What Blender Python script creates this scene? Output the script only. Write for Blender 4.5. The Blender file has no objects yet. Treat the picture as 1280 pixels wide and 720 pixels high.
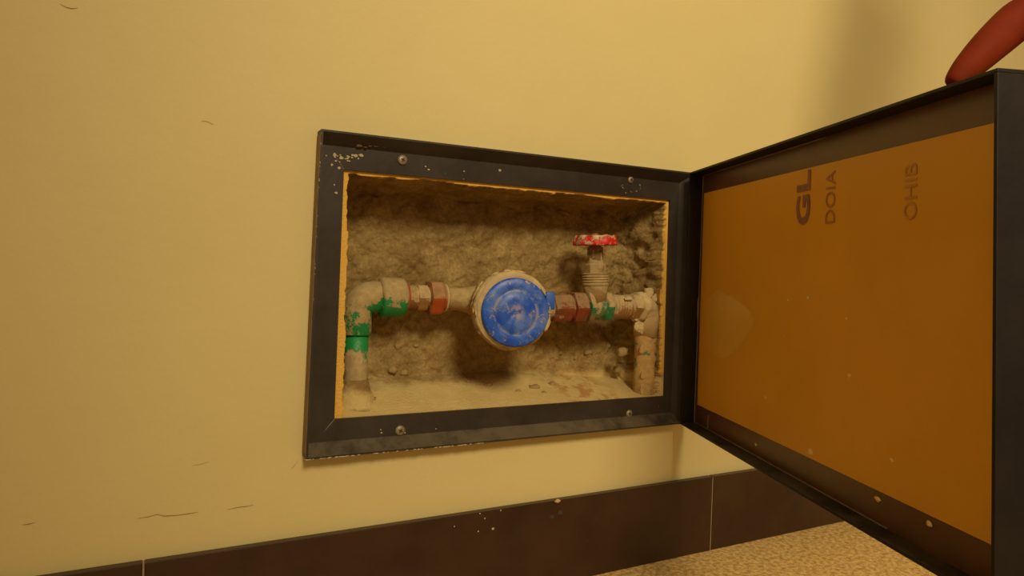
import bpy, bmesh, math, random
import numpy as np
from mathutils import Vector, Matrix

random.seed(7)
SC = bpy.context.scene
COL = SC.collection

# ------------------------------------------------------------------ camera
CAM = Vector((-0.1639, -0.785, 0.4161))
CR = Vector((0.8819, -0.4704, 0.0303)); CU = Vector((-0.0142, 0.0376, 0.9992)); CW = Vector((0.4712, 0.8816, -0.0265))
cd = bpy.data.cameras.new('camera'); cam = bpy.data.objects.new('camera', cd); COL.objects.link(cam)
cd.sensor_width = 36.0; cd.lens = 872.07 * 36 / 1280; cd.clip_start = 0.01
cam.matrix_world = Matrix(((CR.x, CU.x, -CW.x, CAM.x), (CR.y, CU.y, -CW.y, CAM.y), (CR.z, CU.z, -CW.z, CAM.z), (0, 0, 0, 1)))
SC.camera = cam

# ------------------------------------------------------------------ world, lamp, exposure
wd = bpy.data.worlds.new('world'); SC.world = wd; wd.use_nodes = True
bg = wd.node_tree.nodes['Background']; bg.inputs[0].default_value = (1.0, 0.70, 0.36, 1); bg.inputs[1].default_value = 0.29

LAMP_POS = Vector((-0.05, -2.0, 1.76)); LAMP_AIM = Vector((0.74, 0.0, 0.50))
ld = bpy.data.lights.new('room_lamp', 'SPOT'); ld.energy = 160; ld.color = (1.0, 0.82, 0.52)
ld.shadow_soft_size = 0.28; ld.spot_size = math.radians(66); ld.spot_blend = 1.0
lo = bpy.data.objects.new('room_lamp', ld); COL.objects.link(lo); lo.location = LAMP_POS
lo.rotation_euler = (LAMP_AIM - LAMP_POS).to_track_quat('-Z', 'Y').to_euler()

SC.view_settings.view_transform = 'Standard'; SC.view_settings.look = 'None'
SC.view_settings.exposure = 0.0; SC.view_settings.gamma = 1.0; SC.view_settings.use_curve_mapping = False

# ------------------------------------------------------------------ helpers
def at(x, y, Y):
    """point of the place at depth Y that was measured at (x, y) in the photograph"""
    d = CW + CR * ((x - 640) / 872.07) - CU * ((y - 360) / 872.07)
    return CAM + d * ((Y - CAM.y) / d.y)

def srgb(r, g, b):
    f = lambda c: (c / 255 / 12.92) if c / 255 <= .04045 else ((c / 255 + .055) / 1.055) ** 2.4
    return (f(r), f(g), f(b), 1)

class NT:
    def __init__(s, name):
        s.m = bpy.data.materials.new(name); s.m.use_nodes = True
        s.t = s.m.node_tree; s.b = s.t.nodes['Principled BSDF']; s.tc = s.t.nodes.new('ShaderNodeTexCoord')
        s.coord = s.tc.outputs['Object']
    def n(s, ty, **k):
        o = s.t.nodes.new(ty)
        for a, v in k.items(): setattr(o, a, v)
        return o
    def put(s, sock, v):
        if hasattr(v, 'is_output'): s.t.links.new(v, sock)
        else: sock.default_value = v
    def noise(s, scale, detail=5, rough=.6, coord=None, dist=0):
        o = s.n('ShaderNodeTexNoise'); s.put(o.inputs['Vector'], coord or s.coord)
        o.inputs['Scale'].default_value = scale; o.inputs['Detail'].default_value = detail
        o.inputs['Roughness'].default_value = rough; o.inputs['Distortion'].default_value = dist
        return o.outputs['Fac']
    def vor(s, scale, feature='F1'):
        o = s.n('ShaderNodeTexVoronoi', feature=feature); s.put(o.inputs['Vector'], s.coord); o.inputs['Scale'].default_value = scale
        return o.outputs['Distance']
    def ramp(s, fac, a, b):
        o = s.n('ShaderNodeMapRange'); s.put(o.inputs[0], fac); o.inputs[1].default_value = a; o.inputs[2].default_value = b
        o.interpolation_type = 'SMOOTHSTEP'
        return o.outputs[0]
    def math(s, op, a, b=0.0):
        o = s.n('ShaderNodeMath', operation=op); o.use_clamp = False; s.put(o.inputs[0], a); s.put(o.inputs[1], b); return o.outputs[0]
    def mix(s, fac, a, b):
        o = s.n('ShaderNodeMix', data_type='RGBA'); s.put(o.inputs[0], fac); s.put(o.inputs[6], a); s.put(o.inputs[7], b); return o.outputs[2]
    def xyz(s):
        o = s.n('ShaderNodeSeparateXYZ'); s.put(o.inputs[0], s.coord); return o.outputs
    def nrm(s):
        g = s.n('ShaderNodeNewGeometry'); o = s.n('ShaderNodeSeparateXYZ'); s.put(o.inputs[0], g.outputs['Normal']); return o.outputs
    def bump(s, h, strength, dist):
        o = s.n('ShaderNodeBump'); s.put(o.inputs['Height'], h); o.inputs['Strength'].default_value = strength
        o.inputs['Distance'].default_value = dist; s.put(s.b.inputs['Normal'], o.outputs[0])
    def done(s, color, rough, metal=0.0, spec=None):
        s.put(s.b.inputs['Base Color'], color); s.put(s.b.inputs['Roughness'], rough); s.put(s.b.inputs['Metallic'], metal)
        if spec is not None: s.b.inputs['Specular IOR Level'].default_value = spec
        return s.m

MORTAR = (0.40, 0.285, 0.135, 1)
DUST = (0.50, 0.37, 0.17, 1)
PAINT = (0.74, 0.545, 0.235, 1)

def m_wall():
    s = NT('wall_paint')
    big = s.ramp(s.noise(3.0, 3), .3, .7); fine = s.noise(260, 4)
    c = s.mix(big, (0.70, 0.585, 0.265, 1), (0.73, 0.61, 0.285, 1))
    h = s.math('ADD', s.math('MULTIPLY', s.noise(14, 4), 1.0), s.math('MULTIPLY', fine, .12))
    s.bump(h, .35, .004)
    return s.done(c, .62, spec=.3)

def m_mortar():
    s = NT('rough_mortar'); x, y, z = s.xyz()
    n1 = s.ramp(s.noise(22, 6, .7), .32, .68); n2 = s.noise(260, 5, .75); n3 = s.ramp(s.noise(60, 4, .7), .62, .74)
    c = s.mix(n1, (0.34, 0.22, 0.075, 1), (0.55, 0.395, 0.155, 1))
    c = s.mix(s.ramp(n2, .35, .65), s.mix(.45, c, (0.16, 0.10, 0.04, 1)), c)
    c = s.mix(s.math('MULTIPLY', n3, .5), c, (0.55, 0.43, 0.22, 1))
    # smoothed cement floor of the niche
    edge = s.math('ADD', z, s.math('MULTIPLY', s.noise(30, 4), .03))
    fl = s.math('SUBTRACT', 1.0, s.ramp(edge, .274, .287))
    c = s.mix(fl, c, s.mix(n1, (0.68, 0.51, 0.205, 1), (0.78, 0.60, 0.25, 1)))
    # brick red stain on the floor
    red = s.math('MULTIPLY', s.math('MULTIPLY', s.ramp(s.noise(45, 4), .46, .6), fl), s.math('MULTIPLY', s.ramp(x, .34, .37), s.math('SUBTRACT', 1.0, s.ramp(x, .42, .46))))
    c = s.mix(s.math('MULTIPLY', red, .6), c, (0.45, 0.15, 0.03, 1))
    # wall paint carried over the lip of the opening
    pe = s.math('ADD', y, s.math('MULTIPLY', s.math('SUBTRACT', s.noise(55, 5, .7), .5), .012))
    pm = s.math('SUBTRACT', 1.0, s.ramp(pe, .0035, .0055))
    where = s.math('MAXIMUM', s.ramp(z, .268, .276), s.math('SUBTRACT', 1.0, s.ramp(x, .044, .049)))
    c = s.mix(s.math('MULTIPLY', pm, where), c, (0.92, 0.55, 0.11, 1))
    s.bump(n2, .9, .003)
    return s.done(c, .95, spec=.1)

def m_steel(name, base, light, chip=.71, spec=.5, dust=.0):
    s = NT(name)
    a = s.ramp(s.noise(9, 5, .65), .3, .75)
    c = s.mix(a, base, light)
    sp = s.ramp(s.noise(95, 5, .75), chip, chip + .05)
    c = s.mix(sp, c, (0.36, 0.29, 0.17, 1))
    if dust:
        up = s.math('MULTIPLY', s.ramp(s.nrm()[2], .25, .6), s.ramp(s.noise(18, 5, .7), .30, .62))
        c = s.mix(s.math('MULTIPLY', up, dust), c, (0.17, 0.135, 0.075, 1))
    ru = s.math('ADD', .36, s.math('MULTIPLY', s.noise(40, 4), .25))
    s.bump(s.noise(70, 5), .25, .0015)
    return s.done(c, ru, spec=spec)

def m_dusty(name, base, dust, amount=.5, up=.35, scale=45, rough=.6, metal=0.0, stain=None):
    """an object colour under patchy cement dust that settles on top faces"""
    s = NT(name)
    nz = s.nrm()[2]
    v = s.math('ADD', s.noise(scale, 6, .7), s.math('MULTIPLY', nz, up))
    k = s.ramp(v, .62 - amount * .3, .70 - amount * .3)
    b = base
    if stain: b = s.mix(s.ramp(s.noise(scale * .7, 4, .6, dist=.6), .45, .6), base, stain)
    d = s.mix(s.ramp(s.noise(120, 5, .7), .3, .7), tuple(q * .72 for q in dust[:3]) + (1,), dust)
    c = s.mix(k, b, d)
    s.bump(s.math('ADD', s.math('MULTIPLY', k, .6), s.math('MULTIPLY', s.noise(220, 4), .5)), .6, .0015)
    return s.done(c, s.math('ADD', rough, s.math('MULTIPLY', k, .95 - rough)), metal, spec=.4)

def m_pipe():
    s = NT('green_plastic_tube'); z = s.xyz()[2]
    v = s.math('ADD', s.noise(60, 6, .7), s.math('MULTIPLY', s.math('SUBTRACT', .309, z), 13.0))
    k = s.ramp(v, .44, .54)
    c = s.mix(k, (0.010, 0.27, 0.06, 1), s.mix(s.ramp(s.noise(120, 5, .7), .3, .7), (0.36, 0.265, 0.12, 1), DUST))
    s.bump(s.math('ADD', k, s.noise(150, 4)), .6, .002)
    return s.done(c, s.math('ADD', .45, s.math('MULTIPLY', k, .5)))

def m_plain(name, c, rough=.6, metal=0.0, scale=60, var=.25, bump=.2):
    s = NT(name)
    k = s.ramp(s.noise(scale, 5, .65), .3, .7)
    col = s.mix(k, tuple(q * (1 - var) for q in c[:3]) + (1,), c)
    s.bump(s.noise(scale * 3, 4), bump, .001)
    return s.done(col, rough, metal)

def m_lid():
    s = NT('blue_meter_lid'); x, y, z = s.xyz()
    blue = s.mix(s.ramp(s.noise(30, 4), .35, .7), (0.012, 0.075, 0.50, 1), (0.022, 0.13, 0.64, 1))
    pale = s.mix(s.math('MULTIPLY', s.ramp(s.noise(38, 5, .7), .44, .64), .40), blue, (0.22, 0.32, 0.58, 1))
    blot = s.ramp(s.noise(85, 7, .75, dist=.9), .575, .64)
    rr = s.math('SQRT', s.math('ADD', s.math('MULTIPLY', x, x), s.math('MULTIPLY', y, y)))
    ringm = s.math('MULTIPLY', s.math('MULTIPLY', s.ramp(rr, .0235, .0265), s.math('SUBTRACT', 1.0, s.ramp(rr, .027, .030))), s.ramp(s.noise(60, 5, .7), .40, .55))
    cen = s.math('MULTIPLY', s.math('SUBTRACT', 1.0, s.ramp(rr, .005, .013)), s.ramp(s.noise(130, 6, .7), .42, .56))
    up = s.ramp(s.math('SUBTRACT', s.math('ADD', s.math('MULTIPLY', y, 9.0), .62), s.math('MULTIPLY', x, 5.0)), .2, 1.1)
    c = s.mix(s.math('MULTIPLY', blot, s.math('ADD', .45, s.math('MULTIPLY', up, .5))), pale, (0.62, 0.47, 0.24, 1))
    c = s.mix(s.math('MULTIPLY', ringm, .55), c, (0.42, 0.38, 0.33, 1)); c = s.mix(s.math('MULTIPLY', cen, .45), c, (0.58, 0.44, 0.22, 1))
    s.bump(s.math('ADD', blot, s.math('MULTIPLY', s.noise(200, 4), .3)), .5, .0012)
    return s.done(c, s.math('ADD', .38, s.math('MULTIPLY', blot, .5)), spec=.4)

def m_film():
    s = NT('brown_protective_film')
    k = s.ramp(s.noise(7, 4, .6), .3, .7); sm = s.noise(26, 5, .6)
    c = s.mix(k, (0.72, 0.345, 0.014, 1), (0.79, 0.385, 0.020, 1))
    c = s.mix(s.math('MULTIPLY', s.ramp(s.noise(48, 5, .7), .68, .76), .35), c, (0.85, 0.52, 0.16, 1))
    s.bump(sm, .25, .002)
    return s.done(c, .42, spec=.35)

def m_tile():
    s = NT('dark_skirting_tile')
    k = s.ramp(s.noise(10, 5, .6), .3, .7)
    c = s.mix(k, (0.028, 0.011, 0.005, 1), (0.050, 0.021, 0.009, 1))
    sp = s.math('MULTIPLY', s.ramp(s.noise(70, 5, .75), .70, .78), .5)
    c = s.mix(sp, c, (0.28, 0.2, 0.11, 1))
    s.bump(s.noise(30, 4), .08, .001)
    return s.done(c, .33, spec=.5)

def m_floor():
    s = NT('speckled_floor')
    a = s.ramp(s.noise(150, 5, .75), .40, .58); b = s.ramp(s.noise(300, 4, .7), .58, .66)
    c = s.mix(a, (0.48, 0.28, 0.085, 1), (0.88, 0.61, 0.235, 1))
    c = s.mix(b, c, (0.16, 0.075, 0.02, 1))
    s.bump(a, .2, .001)
    return s.done(c, .5)

def m_skin():
    s = NT('skin')
    c = s.mix(s.ramp(s.noise(35, 4), .3, .7), (0.165, 0.016, 0.002, 1), (0.20, 0.023, 0.003, 1))
    s.bump(s.noise(260, 4), .2, .001)
    s.b.inputs['Subsurface Weight'].default_value = .15; s.b.inputs['Subsurface Radius'].default_value = (.006, .002, .001)
    s.b.inputs['Subsurface Scale'].default_value = .5
    return s.done(c, .75, spec=.15)

M = dict(wall=m_wall(), mortar=m_mortar(), tile=m_tile(), floor=m_floor(), film=m_film(), lid=m_lid(), skin=m_skin(),
    frame=m_steel('dark_painted_steel', (0.022, 0.016, 0.012, 1), (0.050, 0.038, 0.028, 1), .69, .45, .6),
    door=m_steel('black_painted_steel', (0.010, 0.007, 0.006, 1), (0.020, 0.014, 0.011, 1), .77, .3, .35),
    panel=m_plain('dark_glossy_sheet', (0.14, 0.058, 0.018, 1), .33, var=.3, scale=20, bump=.05),
    ink=m_plain('faded_print', (0.34, 0.135, 0.085, 1), .5, scale=90),
    ink_pale=m_plain('pale_print', (0.50, 0.19, 0.04, 1), .5, scale=90),
    screw=m_plain('zinc_screw', (0.34, 0.27, 0.17, 1), .45, .3),
    slot=m_plain('screw_recess', (0.06, 0.045, 0.03, 1), .7),
    cream=m_plain('cream_plaster', (0.60, 0.45, 0.23, 1), .9, scale=80, bump=.7),
    edge_paint=m_plain('cream_paint_fleck', (0.55, 0.44, 0.26, 1), .8),
    grout=m_plain('pale_grout', (0.42, 0.31, 0.16, 1), .9),
    green=m_dusty('green_plastic_pipe', (0.012, 0.24, 0.06, 1), DUST, .74, .30, 62),
    green_pipe=m_pipe(),
    brass=m_dusty('dusty_brass', (0.33, 0.18, 0.06, 1), (0.60, 0.45, 0.22, 1), .62, .3, 70, .45, .25),
    nut=m_dusty('orange_red_nut', (0.40, 0.075, 0.015, 1), (0.42, 0.235, 0.095, 1), .5, .30, 40),
    nut2=m_dusty('red_brown_nut', (0.25, 0.048, 0.014, 1), (0.34, 0.20, 0.095, 1), .50, .25, 60, .6, 0, (0.16, 0.06, 0.02, 1)),
    tail=m_dusty('dusty_tailpiece', (0.36, 0.22, 0.09, 1), (0.50, 0.36, 0.15, 1), .9, .3, 50),
    meter=m_dusty('plastered_meter_body', (0.40, 0.27, 0.10, 1), (0.66, 0.50, 0.24, 1), .95, .25, 55, .8),
    valve=m_dusty('dusty_valve_brass', (0.34, 0.215, 0.085, 1), (0.50, 0.37, 0.17, 1), .75, .3, 55, .55, .15),
    valve_green=m_dusty('green_stained_valve', (0.03, 0.20, 0.085, 1), (0.46, 0.34, 0.15, 1), .58, .25, 60, .55, 0, (0.20, 0.17, 0.06, 1)),
    stem=m_dusty('brown_stem', (0.19, 0.10, 0.035, 1), DUST, .5, .2, 60, .5),
    wheel=m_dusty('red_handwheel', (0.62, 0.018, 0.012, 1), (0.70, 0.55, 0.33, 1), .44, .0, 95, .45),
    plaster_elbow=m_dusty('plaster_coated_elbow', (0.50, 0.37, 0.17, 1), (0.66, 0.51, 0.25, 1), .8, .3, 40, .9),
    plaster_pipe=m_dusty('plaster_coated_pipe', (0.04, 0.20, 0.07, 1), (0.62, 0.40, 0.15, 1), .92, .1, 60, .9),
    rubber=m_plain('red_washer', (0.45, 0.08, 0.02, 1), .7), debris=m_plain('mortar_crumb', (0.40, 0.28, 0.11, 1), .95, scale=120, bump=.6),
    bead=m_plain('sealant_bead', (0.24, 0.18, 0.11, 1), .4), crack=m_plain('hairline_crack', (0.40, 0.27, 0.10, 1), .9),
    sleeve=m_plain('dark_sleeve', (0.03, 0.02, 0.018, 1), .9), bubble=m_plain('film_speck', (0.95, 0.66, 0.22, 1), .5, var=.1), blister=m_plain('film_blister', (0.78, 0.44, 0.045, 1), .3, var=.06, scale=25, bump=.3), ink_faint=m_plain('faint_print', (0.62, 0.27, 0.03, 1), .5, scale=90),
    tab=m_plain('blue_plastic', (0.03, 0.12, 0.55, 1), .45))

def link(name, bm, mat, parent=None, smooth=False, loc=None, face=None):
    me = bpy.data.meshes.new(name)
    if smooth:
        for f in bm.faces: f.smooth = True
    bmesh.ops.recalc_face_normals(bm, faces=bm.faces[:])
    if face is not None and sum((f.normal * f.calc_area() for f in bm.faces), Vector()).dot(face) < 0: bmesh.ops.reverse_faces(bm, faces=bm.faces[:])
    bm.to_mesh(me); bm.free(); me.materials.append(mat)
    o = bpy.data.objects.new(name, me); COL.objects.link(o)
    if parent:
        o.parent = parent
        pw = wloc(parent)
        o.location = (Vector(loc) - pw) if loc is not None else -pw
    elif loc is not None: o.location = loc
    return o

def wloc(o):
    v = Vector(o.location)
    while o.parent: o = o.parent; v = v + o.location
    return v

def empty(name, loc, label, cat, group=None):
    o = bpy.data.objects.new(name, None); COL.objects.link(o); o.location = loc; o.empty_display_size = .02
    return tag(o, label, cat, group)

def tag(o, label, cat, group=None):
    o['label'] = label; o['category'] = cat
    if group: o['group'] = group
    return o

def basis(axis):
    a = Vector(axis).normalized(); h = Vector((0, 0, 1)) if abs(a.z) < .9 else Vector((1, 0, 0))
    x = h.cross(a).normalized(); return x, a.cross(x).normalized(), a

def loft(bm, rings, cap=True):
    vs = [[bm.verts.new(p) for p in r] for r in rings]
    n = len(vs[0])
    for a, b in zip(vs, vs[1:]):
        for i in range(n): bm.faces.new((a[i], a[(i + 1) % n], b[(i + 1) % n], b[i]))
    if cap:
        bm.faces.new(vs[0][::-1]); bm.faces.new(vs[-1])
    return vs

def lathe(bm, origin, axis, prof, seg=40, facets=0, wob=0.0, cap=True):
    """prof: (distance along axis, radius[, 'hex'])"""
    x, y, a = basis(axis); o = Vector(origin); rings = []
    for p in prof:
        h, r = p[0], p[1]; hexy = len(p) > 2; ring = []
        for i in range(seg):
            t = 2 * math.pi * i / seg
            rr = r
            if hexy:
                k = p[2]; q = (t % (2 * math.pi / k)) - math.pi / k
                rr = min(r / math.cos(q), r * 1.12) * .97
            if wob: rr *= 1 + wob * (math.sin(3 * t + h * 300) * .5 + math.sin(7 * t - h * 170) * .3 + math.sin(13 * t + h * 500) * .25)
            ring.append(o + a * h + (x * math.cos(t) + y * math.sin(t)) * rr)
        rings.append(ring)
    loft(bm, rings, cap)

def tube(bm, pts, rad, seg=24):
    pts = [Vector(p) for p in pts]; rings = []; X = None
    for i, p in enumerate(pts):
        d = (pts[min(i + 1, len(pts) - 1)] - pts[max(i - 1, 0)]).normalized()
        if X is None: X = basis(d)[0]
        X = (X - d * X.dot(d)).normalized(); Y = d.cross(X)
        r = rad[i] if isinstance(rad, (list, tuple)) else rad
        rings.append([p + (X * math.cos(2 * math.pi * k / seg) + Y * math.sin(2 * math.pi * k / seg)) * r for k in range(seg)])
    loft(bm, rings)

def box(bm, lo, hi, T=None):
    v = []
    for z in (lo[2], hi[2]):
        for (x, y) in ((lo[0], lo[1]), (hi[0], lo[1]), (hi[0], hi[1]), (lo[0], hi[1])):
            p = Vector((x, y, z)); v.append(bm.verts.new(T(p) if T else p))
    for f in ((3, 2, 1, 0), (4, 5, 6, 7), (0, 1, 5, 4), (1, 2, 6, 5), (2, 3, 7, 6), (3, 0, 4, 7)): bm.faces.new([v[i] for i in f])
    return v

def bevel(bm, w, seg=2):
    bmesh.ops.bevel(bm, geom=bm.edges[:], offset=w, segments=seg, affect='EDGES', profile=.6, clamp_overlap=True)

def lump(bm, c, r, k=1.0, sub=2, flat=(1, 1, 1), seed=0, T=None):
    rnd = random.Random(seed); g = bmesh.ops.create_icosphere(bm, subdivisions=sub, radius=1)['verts']
    ph = [rnd.uniform(0, 6) for _ in range(6)]
    for v in g:
        p = v.co.copy(); w = 1 + .22 * k * (math.sin(3.1 * p.x + ph[0]) + math.sin(4.3 * p.y + ph[1]) + math.sin(3.7 * p.z + ph[2])) * .6 + .1 * k * (math.sin(9 * p.x + ph[3]) + math.sin(8 * p.y + ph[4]) + math.sin(10 * p.z + ph[5]))
        p = Vector((p.x * r * w * flat[0], p.y * r * w * flat[1], p.z * r * w * flat[2]))
        v.co = (T(p) if T else p) + Vector(c)

# numpy value noise for the rough niche
def vnoise(x, y, seed):
    xi = np.floor(x).astype(int); yi = np.floor(y).astype(int); fx = x - xi; fy = y - yi
    fx = fx * fx * (3 - 2 * fx); fy = fy * fy * (3 - 2 * fy)
    def h(a, b):
        n = np.sin(a * 127.1 + b * 311.7 + seed * 74.7) * 43758.5453; return n - np.floor(n)
    return (h(xi, yi) * (1 - fx) + h(xi + 1, yi) * fx) * (1 - fy) + (h(xi, yi + 1) * (1 - fx) + h(xi + 1, yi + 1) * fx) * fy
def fbm(x, y, seed, o=5):
    s = 0; a = .5
    for i in range(o): s = s + a * (vnoise(x * 2 ** i, y * 2 ** i, seed + i) - .5); a *= .55
    return s

# ------------------------------------------------------------------ the setting
Z0 = 0.2029                         # frame bottom above the floor
FH = 0.3578                         # frame height
FP = 0.019                          # how far the raised outer edge of the frame stands out
IX0, IX1, IZ0, IZ1 = 0.035, 0.512, 0.2395, 0.5230      # clear opening of the frame
NX0, NX1, NZ0, NZ1 = 0.012, 0.528, 0.222, 0.542        # hole in the wall plane (behind the flanges)

bm = bmesh.new()
xs = [-2.2, NX0, NX1, 3.2]; zs = [0.0, NZ0, NZ1, 2.6]
grid = [[bm.verts.new((x, 0, z)) for x in xs] for z in zs]
for j in range(3):
    for i in range(3):
        if not (i == 1 and j == 1): bm.faces.new((grid[j][i], grid[j][i + 1], grid[j + 1][i + 1], grid[j + 1][i]))
back = [[bm.verts.new((x, .22, z)) for x in (xs[0], xs[3])] for z in (zs[0], zs[3])]
bm.faces.new((grid[3][0], grid[3][1], grid[3][2], grid[3][3], back[1][1], back[1][0]))
bm.faces.new((back[0][0], back[0][1], back[1][1], back[1][0]))
bm.faces.new((grid[0][0], grid[1][0], grid[2][0], grid[3][0], back[1][0], back[0][0]))
bm.faces.new((grid[0][3], grid[1][3], grid[2][3], grid[3][3], back[1][1], back[0][1]))
wall = link('wall_back', bm, M['wall']); wall['kind'] = 'structure'; wall['label'] = 'yellow painted plaster wall with a rough niche'

# niche: a rough dug-out hollow
DEP = .086
def axis_pts(a, b, e0, e1, n):
    u = np.linspace(0, 1, n)
    return np.concatenate([np.linspace(a, a + e0, 60, endpoint=False), np.linspace(a + e0, b - e1, n, endpoint=False), np.linspace(b - e1, b, 70)])
gx = axis_pts(NX0, NX1, .05, .05, 190); gz = axis_pts(NZ0, NZ1, .06, .04, 110)
X, Z = np.meshgrid(gx, gz)
wob = fbm(X * 45, Z * 45, 3) * .010 + fbm(X * 140, Z * 140, 9, 4) * .005
dl = X - .0425 + wob * .6; dr = .5025 - X + wob * .9; dt = .5185 - Z + wob * .7
slope = .034 - .020 * np.clip((X - .30) / .2, 0, 1)
db = (Z - IZ0 + .001) / slope + fbm(X * 30, Z * 30, 21) * .10
ss = lambda t: np.clip(t, 0, 1)
wall_d = np.minimum(np.minimum(ss(dl / .012) ** .7, ss(dr / .016) ** .6), ss(dt / .010) ** .6)
flo = ss(db) ** .9
d = np.minimum(wall_d, flo)
rough = fbm(X * 28, Z * 28, 5) * .018 + fbm(X * 110, Z * 110, 13, 4) * .008
rough = rough * ss((Z - .262) / .03) + fbm(X * 60, Z * 60, 31, 3) * .0015
rub = ss((X - .455) / .04) * ss((Z - .30) / .03)
rough = rough * (1 + 1.6 * rub)
Y = DEP * d + rough * ss(d * 2.2 - .15)
Y = np.maximum(Y, 0.0); Y[0, :] = 0; Y[-1, :] = 0; Y[:, 0] = 0; Y[:, -1] = 0
mr = ss((X - .470) / .02) * ss((Y - .003) / .012); mt = ss((Z - .495) / .012) * ss((Y - .003) / .012)
X = X + fbm(Y * 75, Z * 75, 41) * .016 * mr; Z = Z + fbm(X * 60, Y * 75, 43) * .010 * mt
ny, nx = X.shape
V = np.stack([X, Y, Z], -1).reshape(-1, 3)
idx = np.arange(nx * ny).reshape(ny, nx)
F = np.stack([idx[:-1, :-1], idx[:-1, 1:], idx[1:, 1:], idx[1:, :-1]], -1).reshape(-1, 4)
me = bpy.data.meshes.new('niche'); me.from_pydata(V.tolist(), [], F.tolist()); me.materials.append(M['mortar'])
for p in me.polygons: p.use_smooth = True
niche = bpy.data.objects.new('niche', me); COL.objects.link(niche); niche.parent = wall; niche['label'] = 'rough brown mortar niche'

def niche_y(x, z):
    j = int(np.argmin(abs(gz - z))); i = int(np.argmin(abs(gx - x))); return float(Y[j, i])

# crumbs of mortar in the niche
crumbs = [(668, 484, .006), (690, 481, .005), (680, 492, .004), (648, 489, .004), (700, 441, .005), (720, 447, .004), (735, 440, .006), (760, 432, .006), (795, 318, .006), (802, 335, .007), (790, 302, .006), (806, 350, .006), (778, 440, .008), (772, 462, .006), (490, 462, .006), (505, 466, .005), (475, 470, .005), (498, 433, .005), (520, 432, .004), (812, 300, .005), (800, 285, .005), (585, 478, .004), (610, 482, .005), (465, 500, .004)]
for i, (px, py, r) in enumerate(crumbs):
    P = at(px, py, .07)
    for _ in range(6): P = at(px, py, niche_y(P.x, P.z))
    bm = bmesh.new(); lump(bm, (0, 0, 0), r, 1.1, 2, (1.2, .8, .8), seed=i)
    o = link('mortar_crumb', bm, M['debris'], wall, True, loc=P + Vector((0, .001, 0)))

# hairline cracks in the wall paint
def crack(pts, w):
    bm = bmesh.new(); P = [at(x, y, 0) for x, y in pts]; top = []; bot = []
    for i, p in enumerate(P):
        ww = w * (0.25 if i in (0, len(P) - 1) else random.uniform(.6, 1.2))
        top.append(bm.verts.new((p.x, -.0003, p.z + ww / 2))); bot.append(bm.verts.new((p.x, -.0003, p.z - ww / 2)))
    for i in range(len(P) - 1): bm.faces.new((top[i], bot[i], bot[i + 1], top[i + 1]))
    link('crack', bm, M['crack'], wall)
crack([(172, 648), (185, 646), (196, 643), (206, 645), (222, 644), (236, 642), (248, 640)], .0011)
crack([(284, 637), (298, 634), (308, 633), (317, 631)], .0011)
crack([(28, 656), (36, 655), (44, 653)], .001)
crack([(75, 5), (82, 9), (90, 11), (97, 10)], .0012)
crack([(252, 151), (259, 152), (267, 156)], .001)
crack([(240, 582), (252, 580), (262, 577)], .0006)
crack([(363, 587), (368, 582), (373, 575)], .0008)

# floor
bm = bmesh.new(); box(bm, (-2.2, -2.6, -.05), (3.2, .22, 0))
fl = link('floor', bm, M['floor']); fl['kind'] = 'structure'; fl['label'] = 'speckled tan stone floor'

# skirting: dark tiles with pale joints
SKT, SKY = .1127, .0105
sk = bpy.data.objects.new('baseboard_back', None); COL.objects.link(sk); sk['kind'] = 'structure'; sk['label'] = 'dark brown glossy skirting tiles'
j1, j2 = at(179, 706, -SKY).x, at(890, 640, -SKY).x
step = j2 - j1
for i in range(-3, 4):
    a = j1 + step * i + .0011; b = j1 + step * (i + 1) - .0006
    bm = bmesh.new(); box(bm, (a, -SKY, .0005), (b, 0, SKT)); bevel(bm, .0008, 1)
    link('tile', bm, M['tile'], sk)
    bm = bmesh.new(); box(bm, (b - .0001, -SKY + .0012, .0005), (b + .0018, 0, SKT - .001)); link('grout_joint', bm, M['grout'], sk)
chip = at(697, 626, -SKY)
bm = bmesh.new(); lump(bm, (0, 0, 0), .0046, .8, 2, (1, .25, .6), 3)
link('tile_chip', bm, M['cream'], sk, True, loc=(chip.x, -SKY - .0002, SKT - .0004))["label"] = 'cream chip at the tile edge'
for k, (px, py, r) in enumerate([(600, 642, .0012), (606, 648, .0012), (616, 661, .0022), (598, 664, .0014), (626, 638, .0012), (690, 646, .004), (700, 641, .004), (568, 658, .001)]):
    P = at(px, py, -SKY); bm = bmesh.new(); lump(bm, (0, 0, 0), r, 1, 1, (1, .12, .9), k)
    link('paint_fleck', bm, M["edge_paint" if r < .003 else "slot"], sk, loc=(P.x, -SKY, P.z))

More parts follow.
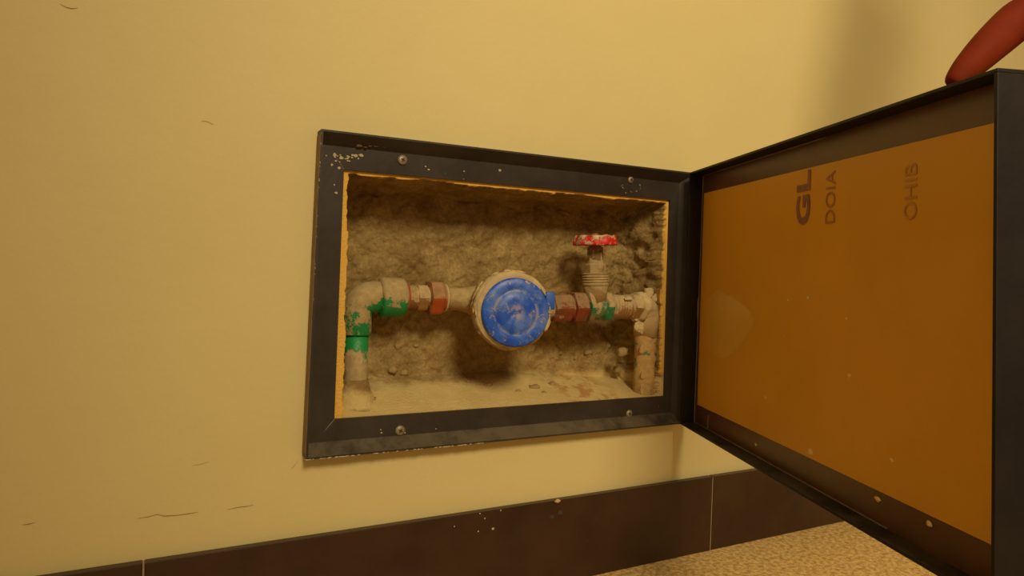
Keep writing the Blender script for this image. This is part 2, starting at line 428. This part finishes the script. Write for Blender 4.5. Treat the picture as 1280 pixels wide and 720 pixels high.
# ------------------------------------------------------------------ hatch frame
frame = empty('hatch_frame', (0, 0, Z0), 'dark painted steel frame screwed to the wall around the niche', 'frame')
TH = .004
def xz(px, py, y): p = at(px, py, y); return (p.x, p.z)
O = [xz(382.5, 575, -FP), xz(856, 529.5, -FP), xz(870, 216.3, -FP), xz(402, 161, -FP)]
I = [xz(418, 524, -TH), xz(831, 495, -TH), xz(838, 250, -TH), xz(430, 212, -TH)]
def toward(o, q, t):
    return (o[0] + math.copysign(t, q[0] - o[0]), o[1] + math.copysign(t, q[1] - o[1]))
RW = .0145                           # width of the sloping raised edge
def rail(i):
    prof = []
    for k in (i, (i + 1) % 4):
        o, q = O[k], I[k]; l = toward(o, q, .0022); m = toward(o, q, RW)
        if k in (0, 3): m = (o[0] + .005, m[1])
        if k in (1, 2): m = (o[0] + (q[0] - o[0]) * .55, m[1])
        prof.append([(o[0], -.0001, o[1]), (o[0], -FP, o[1]), (l[0], -FP, l[1]), (m[0], -TH - .001, m[1]), (q[0], -TH, q[1]), (q[0], -.0001, q[1])])
    bm = bmesh.new(); n = 14; rings = []
    for k in range(n + 1):
        rings.append([Vector(prof[0][m]).lerp(Vector(prof[1][m]), k / n) for m in range(6)])
    loft(bm, rings)
    return link('rail', bm, M['frame'], frame)
for i in range(4): rail(i)
# mitre weld lines
def strip(name, pts, w, mat, parent, y, lift=.0004):
    bm = bmesh.new(); tube(bm, [Vector((p[0], y - lift * .2, p[1])) for p in pts], w, 6); return link(name, bm, mat, parent)
for a, q in ((O[0], I[0]), (O[3], I[3])):
    pa = Vector((a[0] * .62 + q[0] * .38, 0, a[1] * .62 + q[1] * .38)); pq = Vector((q[0], 0, q[1]))
    strip('mitre_seam', [(pa.x, pa.z), (pq.x, pq.z)], .0005, M['bead'], frame, -TH)
# thin brown strip laid along the left outer side of the frame
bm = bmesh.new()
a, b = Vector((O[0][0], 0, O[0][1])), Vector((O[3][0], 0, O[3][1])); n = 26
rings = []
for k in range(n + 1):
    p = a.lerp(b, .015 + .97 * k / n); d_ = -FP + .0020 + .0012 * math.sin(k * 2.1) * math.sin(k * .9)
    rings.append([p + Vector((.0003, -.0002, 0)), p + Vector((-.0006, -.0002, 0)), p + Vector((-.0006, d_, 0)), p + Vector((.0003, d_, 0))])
loft(bm, rings); link('side_strip', bm, m_plain('brown_side_strip', (0.27, 0.175, 0.075, 1), .8), frame)
# screws
def screw(px, py, s):
    P = at(px, py, -TH - .0007)
    bm = bmesh.new(); lathe(bm, P, (0, -1, 0), [(0, .0058 * s), (.0012, .0058 * s), (.0024, .0040 * s), (.0028, .0015 * s)], 24)
    o = link('screw', bm, M['screw'], frame, True)
    bm = bmesh.new(); box(bm, (-.0026, -.0034, -.0006), (.0026, -.0022, .0006), lambda p: Matrix.Rotation(.5, 3, 'Y') @ p + P)
    box(bm, (-.0006, -.0034, -.0026), (.0006, -.0022, .0026), lambda p: Matrix.Rotation(.5, 3, 'Y') @ p + P)
    link('cross_slot', bm, M['slot'], o)
for a in ((503, 200, 1), (500, 538, 1.05), (788, 225, .8), (786, 517, .9)): screw(*a)
# flecks of paint and plaster on the frame
def fleck(px, py, r, y, mat='edge_paint', fl=(1, .15, .7), seed=0):
    P = at(px, py, y - .0011); bm = bmesh.new(); lump(bm, (0, 0, 0), r, 1.2, 2, fl, seed); link('paint_fleck', bm, M[mat], frame, loc=P)
rnd = random.Random(4)
for k in range(22): fleck(rnd.gauss(432, 12), rnd.gauss(197, 3.2), rnd.uniform(.0007, .0024), -TH, seed=k)
for k, (px, py, r) in enumerate([(625, 213, .002), (532, 208, .0012), (536, 212, .0014), (420, 241, .0018), (415, 206, .0015), (424, 210, .002), (580, 214, .0009), (476, 537, .0009), (477, 541, .0011), (545, 536, .0008), (418, 231, .0009), (506, 541, .0012)]): fleck(px, py, r, -TH, seed=k + 40)
for k in range(16):
    t = math.pi * k / 15; fleck(789 - 12 * math.cos(t) + rnd.gauss(0, 1.5), 231 + 9 * math.sin(t) + rnd.gauss(0, 1), rnd.uniform(.0006, .0014), -TH, 'bead', seed=k)
def edge_fleck(a, b, t, r, fl, k):
    q = Vector((a[0] + (b[0] - a[0]) * t, -FP, a[1] + (b[1] - a[1]) * t)); bm = bmesh.new(); lump(bm, (0, 0, 0), r, 1, 1, fl, k); link('paint_fleck', bm, M['edge_paint'], frame, loc=q)
for k in range(60): edge_fleck(O[0], O[1], .40 * rnd.random() ** 1.2, rnd.uniform(.0006, .0017), (1.8, .7, .5), k)     # chipped lower edge
for k in range(12): edge_fleck(O[3], O[2], .75 * rnd.random(), rnd.uniform(.0004, .0010), (2, .7, .5), k)
for k in range(14): edge_fleck(O[3], O[0], .6 * rnd.random() ** 1.5, rnd.uniform(.0004, .0009), (.5, .7, 2.2), k)
mrust = m_plain('rust_scuff', (0.16, 0.085, 0.03, 1), .8)
for k, (px, py, r) in enumerate([(449, 182, .003), (457, 184, .002), (463, 182, .0025), (471, 182, .003), (480, 183, .0022), (490, 183, .002), (500, 183, .0016), (516, 184, .0035), (522, 187, .003), (528, 186, .002), (535, 189, .0022)]):
    P = at(px, py, -.009); bm = bmesh.new(); lump(bm, (0, 0, 0), r, 1.3, 2, (1.2, .25, .45), k + 7); link('rust_scuff', bm, mrust, frame, loc=P)
# ------------------------------------------------------------------ hatch door, swung open
ANG = 1.2207; DL = .5263; DD = .020; LT = .003
HG = Vector((.520, -.0269, Z0)); DV = Vector((-math.cos(ANG), -math.sin(ANG), 0)); DN = Vector((math.sin(ANG), -math.cos(ANG), 0))
def D(p):     # door space: x along the door from the hinge, y outward depth, z up; the leaf is slightly out of square
    s = p.x * (1 + .035 * (1 - p.z / FH)); return HG + DV * s + DN * p.y + Vector((0, 0, p.z))
door = empty('hatch_door', HG, 'black steel hatch door swung open, brown film on its inner face', 'door')
def dbox(name, lo, hi, mat, parent=door, bev=0):
    bm = bmesh.new(); box(bm, lo, hi, D)
    if bev: bevel(bm, bev, 2)
    return link(name, bm, mat, parent)
dbox('rail', (0, 0, FH - LT), (DL, DD + LT, FH), M['door'], bev=.0006)
dbox('rail', (0, 0, 0), (DL, DD + LT, LT), M['door'], bev=.0006)
dbox('stile', (0, 0, LT), (LT, DD + LT, FH - LT), M['door'], bev=.0006)
dbox('stile', (DL - LT, 0, LT), (DL, DD + LT, FH - LT), M['door'], bev=.0006)
panel = dbox('panel', (LT, DD, LT), (DL - LT, DD + LT, FH - LT), M['panel'])
panel['label'] = 'dark glossy sheet closing the door'
film = None
bm = bmesh.new()
fp = [Vector((.012, DD - .0006, .0305)), Vector((.5225, DD - .0006, .0325)), Vector((.5225, DD - .0006, .3265)), Vector((.0085, DD - .0006, .3285))]
N = 30; vs = []
for j in range(N + 1):
    row = []
    for i in range(N + 1):
        u, v = i / N, j / N
        p = (fp[0].lerp(fp[1], u)).lerp(fp[3].lerp(fp[2], u), v)
        p.y -= .0004 * (math.sin(17 * u + 3 * v) + math.sin(11 * v + 5 * u)) * .5 * math.sin(math.pi * u) * math.sin(math.pi * v)
        row.append(bm.verts.new(D(p)))
    vs.append(row)
for j in range(N):
    for i in range(N): bm.faces.new((vs[j][i], vs[j][i + 1], vs[j + 1][i + 1], vs[j + 1][i]))
film = link('protective_film', bm, M['film'], door, True, face=-DN); film['label'] = 'orange brown protective film with faded print'
# sealant line in the corner of the tray
bm = bmesh.new(); tube(bm, [D(Vector(p)) for p in ((.30, DD - .0005, FH - LT - .0008), (.06, DD - .0005, FH - LT - .0008), (LT + .0006, DD - .0005, FH - LT - .001), (LT + .0006, DD - .0005, FH * .5), (LT + .0006, DD - .0005, LT + .001), (.05, DD - .0005, LT + .0008), (.4, DD - .0005, LT + .0008))], .0008, 6)
link('sealant_bead', bm, M['bead'], door)
bm = bmesh.new(); lump(bm, (0, 0, 0), .004, .8, 2, (.4, .5, 4.5), 2); link('sealant_drip', bm, M['bead'], door, True, loc=D(Vector((LT + .001, DD - .001, .165))))
bm = bmesh.new(); tube(bm, [D(Vector(p)) for p in ((.048, DD - .0004, .005), (.047, DD - .0004, .012), (.049, DD - .0004, .024))], .0008, 6); link('sealant_drip', bm, M['bead'], door)
# blister and specks in the film
def on_film(px, py):
    d = CW + CR * ((px - 640) / 872.07) - CU * ((py - 360) / 872.07); o = HG + DN * (DD - .0006)
    return CAM + d * ((o - CAM).dot(DN) / d.dot(DN))
def orient(p): return DV * p.x + DN * p.y + Vector((0, 0, p.z))
bl = bmesh.new()
outline = [(895, 362), (917, 372), (935, 386), (943, 397), (938, 412), (930, 426), (918, 440), (905, 448), (892, 445), (884, 430), (882, 400), (884, 375)]
cen = on_film(912, 408); cv = bl.verts.new(cen - DN * .0006); ring = [bl.verts.new(on_film(*p)) for p in outline]; mid = [bl.verts.new(v.co.lerp(cen, .3) - DN * .0006) for v in ring]
for i in range(len(ring)):
    k = (i + 1) % len(ring); bl.faces.new((ring[i], ring[k], mid[k], mid[i])); bl.faces.new((mid[i], mid[k], cv))
b_ = link('film_blister', bl, M['blister'], film, True, face=-DN); b_['label'] = 'raised blister in the film'
for k, (px, py, r) in enumerate([(957, 497, .0028), (985, 375, .003), (1010, 372, .003), (980, 420, .0022), (1013, 565, .0055), (1097, 624, .0045), (945, 556, .0028), (1162, 655, .0035), (1062, 470, .003), (1115, 575, .003), (1058, 398, .002)]):
    bm = bmesh.new(); lump(bm, (0, 0, 0), r, 1, 2, (1, .1, .6), k + 3, orient); link('film_speck', bm, M['bubble'], film, True, loc=on_film(px, py))
# faded print on the film, reading upward
def text(body, s, z, size, mat, bold=0.0, sx=1.0):
    cu = bpy.data.curves.new('print', 'FONT'); cu.body = body; cu.size = 1; cu.offset = bold; cu.resolution_u = 3
    o = bpy.data.objects.new('print', cu); COL.objects.link(o)
    bpy.context.view_layer.update()
    me = bpy.data.meshes.new_from_object(o.evaluated_get(bpy.context.evaluated_depsgraph_get()))
    bpy.data.objects.remove(o); bpy.data.curves.remove(cu)
    bm = bmesh.new(); bm.from_mesh(me); bpy.data.meshes.remove(me)
    # text x runs up the door, text y runs toward the hinge; clip what the cut edge of the film removes
    for v in bm.verts: v.co = Vector((s - v.co.y * size, DD - .0012, z + v.co.x * size * sx))
    bmesh.ops.bisect_plane(bm, geom=bm.verts[:] + bm.edges[:] + bm.faces[:], plane_co=(0, 0, .327), plane_no=(0, 0, 1), clear_outer=True)
    for v in bm.verts: v.co = D(v.co)
    o = link('print', bm, mat, film, face=-DN); return o
text('GL', .274, .268, .034, M['ink'], .03, 1.35)
text('DOIA', .318, .266, .0225, M['ink_pale'], .0, .95)
text('OHIB', .428, .263, .021, M['ink_faint'], .0, .95)

# ------------------------------------------------------------------ plumbing in the niche
def ln(px, py, Y): return at(px, py, Y)
# left green elbow with its pipe
pc = ln(449, 371, .046); pb = ln(447, 505, .040)
pipeL = empty('elbow_pipe', (pb.x, pb.y, pb.z), 'green plastic elbow pipe with cement dust at left side of niche', 'pipe')
bm = bmesh.new(); lathe(bm, (pc.x - .002, pc.y, .232), (0, 0, 1), [(0, .0146), (.05, .0143), (.115, .0142)], 28, wob=.012); link('pipe', bm, M['green_pipe'], pipeL, True)
ax = (ln(575, 371, .041) - ln(490, 371, .045)); ax = Vector((ax.x, ax.y, 0)).normalized()
bm = bmesh.new()
path = [Vector((pc.x - .002, pc.y, pc.z - .046)), Vector((pc.x - .002, pc.y, pc.z - .0445)), Vector((pc.x - .002, pc.y, pc.z - .020))]
for k in range(1, 9):
    t = math.pi / 2 * k / 8; q = Vector((pc.x - .002, pc.y, pc.z - .018)) + ax * (.018 * (1 - math.cos(t))) + Vector((0, 0, .018 * math.sin(t))); path.append(q)
path += [path[-1] + ax * .012]
tube(bm, path, [.0162] + [.0176] * 2 + [.0182] * 2 + [.0192] * 6 + [.0195], 32); link('elbow', bm, M['green'], pipeL, True)
end = path[-1]
bm = bmesh.new(); lathe(bm, end - ax * .004, ax, [(0, .0205), (.002, .0240), (.004, .0245), (.026, .0240), (.031, .0225), (.033, .0190), (.0335, .012)], 36); link('threaded_socket', bm, M['green'], pipeL, True)

for (cx_, cy_, z0_, h_, r0_, r1_) in ((pc.x - .002, pc.y, .244, .034, .030, .0150), ):
    bm = bmesh.new(); lathe(bm, (cx_, cy_, z0_), (0, 0, 1), [(h_ * t, r0_ + (r1_ - r0_) * t ** .55) for t in (0, .12, .25, .4, .55, .7, .85, 1)], 40, wob=.06); link('mortar_fillet', bm, M['mortar'], wall, True)

# union between the socket and the meter
P0 = end + ax * .0295
un = empty('pipe_union', P0, 'dusty brass nipple with orange red union nut left of the meter', 'pipe fitting')
bm = bmesh.new(); lathe(bm, P0 - ax * .001, ax, [(0, .0165), (.0035, .0170), (.004, .013)], 28); link('washer', bm, M['rubber'], un, True)
bm = bmesh.new(); prof = [(.002, .0145)]
for k in range(5): prof += [(.003 + k * .002, .0152), (.004 + k * .002, .0142)]
prof += [(.0135, .0148), (.014, .0160, 6), (.026, .0160, 6), (.027, .0140), (.033, .0138)]
lathe(bm, P0, ax, prof, 36, wob=.02); link('nipple', bm, M['brass'], un, False)
bm = bmesh.new(); lathe(bm, P0 + ax * .029, ax, [(0, .0160), (.001, .0205, 6), (.0035, .0212, 6), (.0145, .0212, 6), (.017, .0200, 6), (.019, .0175), (.022, .0170), (.0225, .012)], 48); link('union_nut', bm, M['nut'], un)
bm = bmesh.new(); lathe(bm, P0 + ax * .0505, ax, [(0, .0178), (.0022, .0178), (.0026, .013)], 28, wob=.04); link('gasket', bm, M['cream'], un, True)

# water meter
lid_c = at(645, 390.5, -.040)
yaw = math.radians(13)
ma = Vector((-math.sin(yaw) * math.cos(.06), -math.cos(yaw) * math.cos(.06), math.sin(.06)))     # axis pointing out of the niche
meter = empty('water_meter', lid_c - ma * .085, 'round water meter with a scuffed blue lid in the middle of the niche', 'water meter')
lx = Vector((0, 0, 1)).cross(ma).normalized(); ly = ma.cross(lx); bshift = ly * .0022 - lx * .0012
bm = bmesh.new(); lathe(bm, lid_c + bshift - ma * .076, ma, [(0, .016), (.004, .028), (.014, .036), (.030, .040), (.042, .0425), (.050, .0465), (.054, .0490), (.064, .0492), (.068, .0475), (.069, .0455)], 64, wob=.022); link('body', bm, M['meter'], meter, True)
bm = bmesh.new(); lathe(bm, lid_c + bshift * 1.3 - ma * .012, ma, [(0, .0420), (.001, .0458), (.0035, .0464), (.006, .0452), (.0065, .0425)], 64, wob=.02); link('rim', bm, M['cream'], meter, True)
# lid in its own axes so that its scuffs stay on it
me_bm = bmesh.new(); lathe(me_bm, (0, 0, -.004), (0, 0, 1), [(-.003, .0385), (-.003, .0415), (.001, .0425), (.0035, .0418), (.0048, .0402), (.0050, .0300), (.0044, .0280), (.0044, .0262), (.0056, .0250), (.0062, .015), (.0064, .002)], 72)
lid = link('lid', me_bm, M['lid'], meter, True); lid.location = lid_c - wloc(meter)
lx = Vector((0, 0, 1)).cross(ma).normalized(); ly = ma.cross(lx)
lid.rotation_euler = Matrix((lx, ly, ma)).transposed().to_euler()
lid['label'] = 'scuffed blue lid'
bm = bmesh.new(); box(bm, (-.004, -.011, -.006), (.008, .011, .002)); bevel(bm, .0015, 2)
for v in bm.verts: v.co = lid_c + lx * (v.co.x + .0425) * 1 + ly * (v.co.y + .015) + ma * (v.co.z - .003)
link('lid_hinge', bm, M['tab'], meter, True)
crust = []
rc = random.Random(12)
for k in range(16): crust.append((rc.uniform(-.5, .62), .0440, rc.uniform(.0014, .0034), .004))
for k in range(26): crust.append((rc.uniform(1.3, 3.8), rc.uniform(.0465, .0495), rc.uniform(.003, .0065), rc.uniform(.010, .030)))
for k, (a, rr, r, dp) in enumerate(crust):
    P = lid_c + lx * (math.cos(a) * rr) + ly * (math.sin(a) * rr) - ma * dp
    if k >= 16: P += bshift
    tang = -lx * math.sin(a) + ly * math.cos(a); rad_ = lx * math.cos(a) + ly * math.sin(a)
    bm = bmesh.new(); lump(bm, (0, 0, 0), r, 1.3, 2, (1.5, .35 if k >= 16 else .6, 1.2), k + 60, lambda p: tang * p.x + rad_ * p.y + ma * p.z); link('plaster_crust', bm, M['cream'] if k < 16 else M['meter'], meter, True, loc=P)
tp0 = P0 + ax * .052; tp1 = lid_c - ma * .052
tp1 = Vector((lid_c.x - .012, tp0.y - .004, tp0.z - .004))
bm = bmesh.new(); tube(bm, [tp0, tp0.lerp(tp1, .4), tp0.lerp(tp1, .6), tp1], [.0146, .0146, .0165, .022], 28); link('inlet', bm, M['tail'], meter, True)

# outlet side
Yv = .018
vc = at(744, 383, Yv)                       # valve centre
nR0 = at(688, 385, .024); nR1 = at(729, 385, .020)
axr = (vc - nR0); axr = Vector((axr.x, axr.y, axr.z)).normalized()
bm = bmesh.new(); tube(bm, [Vector((lid_c.x + .012, nR0.y + .006, nR0.z + .004)), nR0 + axr * .004], [.022, .0150], 28); link('outlet', bm, M['meter'], meter, True)
u2 = empty('pipe_union', nR0, 'red brown union nut between the meter and the gate valve', 'pipe fitting')
Ln = (nR1 - nR0).length
bm = bmesh.new(); lathe(bm, nR0, axr, [(0, .0150), (.001, .0182, 6), (Ln * .52, .0185, 6), (Ln * .55, .0165), (Ln * .60, .0165)], 48, wob=.02); link('union_nut', bm, M['nut2'], u2)
bm = bmesh.new(); lathe(bm, nR0 + axr * Ln * .6, axr, [(0, .0165), (.001, .0205, 6), (Ln * .36, .0205, 6), (Ln * .42, .018)], 48, wob=.02); link('lock_ring', bm, M['nut2'], u2)

# gate valve
gv = empty('gate_valve', vc - Vector((0, 0, .02)), 'dusty brass gate valve with a red handwheel at right of the niche', 'valve')
bm = bmesh.new(); lathe(bm, vc - axr * .017, axr, [(0, .0150), (.001, .0205, 6), (.008, .0205, 6), (.009, .0175), (.014, .0195), (.020, .0195), (.026, .0175), (.028, .0200, 6), (.037, .0200, 6), (.038, .015)], 48, wob=.015); link('body', bm, M['valve_green'], gv, False)
up = (at(744, 300, Yv) - vc); zt = up.length; up.normalize()
pz = lambda py: zt * (383 - py) / 83.0
bm = bmesh.new(); lathe(bm, vc, up, [(.004, .0185), (pz(362), .0165), (pz(357), .0180), (pz(355), .0165)], 40); link('neck', bm, M['valve'], gv, True)
bm = bmesh.new(); prof = [(pz(357), .0165), (pz(356.5), .0187)]
for k in range(4): prof += [(pz(355 - k * 3.2), .0190), (pz(353.5 - k * 3.2), .0178), (pz(352.5 - k * 3.2), .0178)]
prof += [(pz(342), .0190), (pz(341), .0150)]
lathe(bm, vc, up, prof, 40); link('bonnet', bm, M['valve'], gv, False)
bm = bmesh.new(); lathe(bm, vc, up, [(pz(342), .0120), (pz(341), .0135, 6), (pz(331), .0135, 6), (pz(330), .0125, 6), (pz(329), .0118), (pz(325), .0115), (pz(324), .008)], 48); link('gland_nut', bm, M['valve'], gv)
bm = bmesh.new(); lathe(bm, vc, up, [(pz(326), .0095), (pz(325.5), .0108, 4), (pz(309), .0108, 4), (pz(308), .0075), (pz(298), .0050), (pz(292.5), .0045), (pz(292), .003)], 48); link('stem', bm, M['stem'], gv)
# handwheel: lobed dished rim, five spokes, hub
wc = vc + up * pz(306); ux, uy, ua = basis(up)
bm = bmesh.new(); NS = 100; rings = []
sec = [(.0308, -.0010), (.0314, .0012), (.0288, .0118), (.0272, .0130), (.0246, .0122), (.0240, .0095), (.0270, .0005)]
for i in range(NS):
    t = 2 * math.pi * i / NS; lob = 1 + .022 * math.cos(10 * t)
    rings.append([wc + (ux * math.cos(t) + uy * math.sin(t)) * (r * lob) + ua * (h + .0004 * math.cos(10 * t)) for r, h in sec])
vs = [[bm.verts.new(p) for p in r] for r in rings]
for i in range(NS):
    a, b = vs[i], vs[(i + 1) % NS]
    for k in range(len(sec)): bm.faces.new((a[k], a[(k + 1) % len(sec)], b[(k + 1) % len(sec)], b[k]))
wheel = link('handwheel', bm, M['wheel'], gv, True)
bm = bmesh.new(); lathe(bm, wc, up, [(-.0022, .0085), (-.0016, .0098), (.0050, .0092), (.010, .0075), (.0125, .0070), (.013, .004)], 32); link('hub', bm, M['wheel'], wheel, True)
for k in range(5):
    t = 2 * math.pi * k / 5 + .35; dr_ = ux * math.cos(t) + uy * math.sin(t)
    bm = bmesh.new(); tube(bm, [wc + dr_ * .006 + ua * .0035, wc + dr_ * .017 + ua * .0030, wc + dr_ * .0275 + ua * .0042], [.0032, .0026, .0030], 10); link('spoke', bm, M['wheel'], wheel, True)

# adapter, then plastered elbow pipe at the right
a0 = at(760, 383, .020); a1 = at(796, 384, .0225); aa = (a1 - a0).normalized(); La = (a1 - a0).length
ad = empty('threaded_adapter', a0, 'dusty threaded adapter between the valve and the plastered elbow', 'pipe fitting')
bm = bmesh.new(); prof = [(0, .0145)]
for k in range(7): prof += [(La * (.04 + k * .09), .0172), (La * (.085 + k * .09), .0158)]
prof += [(La * .68, .0165), (La * .70, .0182, 6), (La * 1.0, .0182, 6), (La * 1.02, .014)]
lathe(bm, a0, aa, prof, 40, wob=.02); link('body', bm, M['brass'], ad)
for k, (t, an) in enumerate([(.35, 1.2), (.5, 1.9), (.62, .9), (.45, 2.6)]):
    bm = bmesh.new(); lump(bm, (0, 0, 0), .0042, 1.2, 2, (1.4, .8, .7), k + 90); link('plaster_crust', bm, M['cream'], ad, True, loc=a0 + aa * La * t + Vector((0, -math.cos(an) * -.006 - .010, .0125)))
e0 = a1
ex = Vector((at(812, 384, .0240).x, .0240, e0.z))
pipeR = empty('elbow_pipe', (ex.x, ex.y, .235), 'elbow pipe caked in cream plaster at right edge of niche', 'pipe')
bm = bmesh.new(); path = [e0 - aa * .003, e0 + aa * .004]
for k in range(1, 9):
    t = math.pi / 2 * k / 8; path.append(e0 + aa * (.004 + .0145 * math.sin(t)) - Vector((0, 0, .0145 * (1 - math.cos(t)))))
path += [path[-1] - Vector((0, 0, .026))]
tube(bm, path, [.0210, .0232, .0225] + [.0205] * 5 + [.0190] * 2 + [.0180], 36)
for v in bm.verts:
    q = v.co; w = .0011 * (math.sin(q.x * 260 + q.z * 190) + math.sin(q.y * 330 - q.z * 270) + math.sin(q.z * 520 + q.x * 410) * .6); v.co += (q - ex).normalized() * w
elb = link('elbow', bm, M['plaster_elbow'], pipeR, True)
pe = path[-1]
bm = bmesh.new(); lathe(bm, pe + Vector((0, 0, .004)), (0, 0, -1), [(0, .0165), (.006, .0168), (.03, .0150), (.06, .0152), (.12, .0155)], 36, wob=.05); link('pipe', bm, M['plaster_pipe'], pipeR, True)
mgreen = m_plain('bare_green_plastic', (0.02, 0.22, 0.04, 1), .5)
for k, (px, py, r, fz) in enumerate([(827, 379, .0036, 1.1), (823, 403, .0042, 2.2), (818, 418, .003, .8)]):
    P = at(px, py, ex.y - .0165); bm = bmesh.new(); lump(bm, (0, 0, 0), r, 1, 2, (.9, .35, fz), k + 120); link('bare_patch', bm, mgreen, pipeR, True, loc=P + Vector((0, .003, 0)))
rc = random.Random(5)
for k in range(46):
    if k < 20: px, py, r = rc.uniform(798, 824), rc.uniform(366, 410), rc.uniform(.006, .011)
    else: px, py, r = rc.uniform(806, 832), rc.uniform(410, 488), rc.uniform(.005, .010)
    P = at(px, py, ex.y - .013); bm = bmesh.new(); lump(bm, (0, 0, 0), r, .9, 3, (1.1, .42, 1.2), k + 140); link('plaster_crust', bm, M['plaster_elbow'] if k < 20 else M['plaster_pipe'], pipeR, True, loc=P + Vector((0, .004, 0)))

# ------------------------------------------------------------------ hand pushing the door by its top corner
tipP = D(Vector((.476, .004, FH))) + Vector((0, 0, .0045))
Fd = -(CR * .74 + CU * .67 + CW * .10).normalized()          # knuckle -> fingertip
Lt = (CR * .8 - CW * .6); Lt = (Lt - Fd * Lt.dot(Fd)).normalized()   # index -> little finger
Pn = Fd.cross(Lt); Pn = Pn if Pn.dot(CW) > 0 else -Pn        # palm side, away from the camera
verts = []; edges = []; rad = []
def vtx(p, r, par=None):
    verts.append(Vector(p)); rad.append(r); i = len(verts) - 1
    if par is not None: edges.append((par, i))
    return i
kn = tipP - Fd * .084 + CR * .003 - CU * .002            # index knuckle
palm = kn - Fd * .045 + Lt * .028
wrist = kn - Fd * .092 + Lt * .026
elbow = Vector((.620, -.56, .89)); shoulder = Vector((.675, -.60, 1.22))
w0 = vtx(wrist, (.028, .022))
f1 = vtx(wrist.lerp(elbow, .35), (.033, .030), w0); f2 = vtx(wrist.lerp(elbow, .75), (.038, .036), f1); f3 = vtx(elbow, (.037, .037), f2)
f4 = vtx(elbow.lerp(shoulder, .5), (.042, .042), f3); f5 = vtx(shoulder, (.048, .048), f4)
p0 = vtx(palm, (.030, .016), w0)
# index, almost straight with a slight bend
k1 = vtx(kn, (.0172, .0172), p0); a1_ = vtx(kn + Fd * .042 - Pn * .001, (.0146, .0146), k1); a2_ = vtx(kn + Fd * .066, (.0118, .0118), a1_); vtx(kn + Fd * .085 + Pn * .001, (.0060, .0060), a2_)
# curled fingers
for j, (off, ln_, r) in enumerate(((.022, .044, .0098), (.043, .040, .0092), (.062, .032, .0082))):
    kk = kn + Lt * off - Fd * (.003 + .004 * j); a = vtx(kk, (r * 1.12, r * 1.12), p0)
    b = vtx(kk + Pn * ln_ * .95 + Fd * .006, (r, r), a); c = vtx(kk + Pn * ln_ * 1.0 - Fd * .022, (r * .92, r * .92), b); vtx(kk + Pn * ln_ * .45 - Fd * .028, (r * .8, r * .8), c)
# thumb along the palm side
t0 = vtx(palm - Fd * .018 - Lt * .024 + Pn * .012, (.013, .013), p0); t1 = vtx(palm + Fd * .014 - Lt * .026 + Pn * .034, (.0105, .0105), t0); vtx(palm + Fd * .040 - Lt * .012 + Pn * .044, (.0080, .0080), t1)
base = wrist.copy()
me = bpy.data.meshes.new('person'); me.from_pydata([v - base for v in verts], edges, [])
per = bpy.data.objects.new('person', me); COL.objects.link(per); per.location = base; me.materials.append(M['skin'])
sm = per.modifiers.new('skin', 'SKIN'); sm.use_smooth_shade = True; sm.branch_smoothing = .3
for i, v in enumerate(me.skin_vertices[0].data): v.radius = rad[i]; v.use_root = (i == 0)
sb = per.modifiers.new('sub', 'SUBSURF'); sb.levels = 2; sb.render_levels = 2
tag(per, 'bare hand pushing the top corner of the open hatch door', 'person')
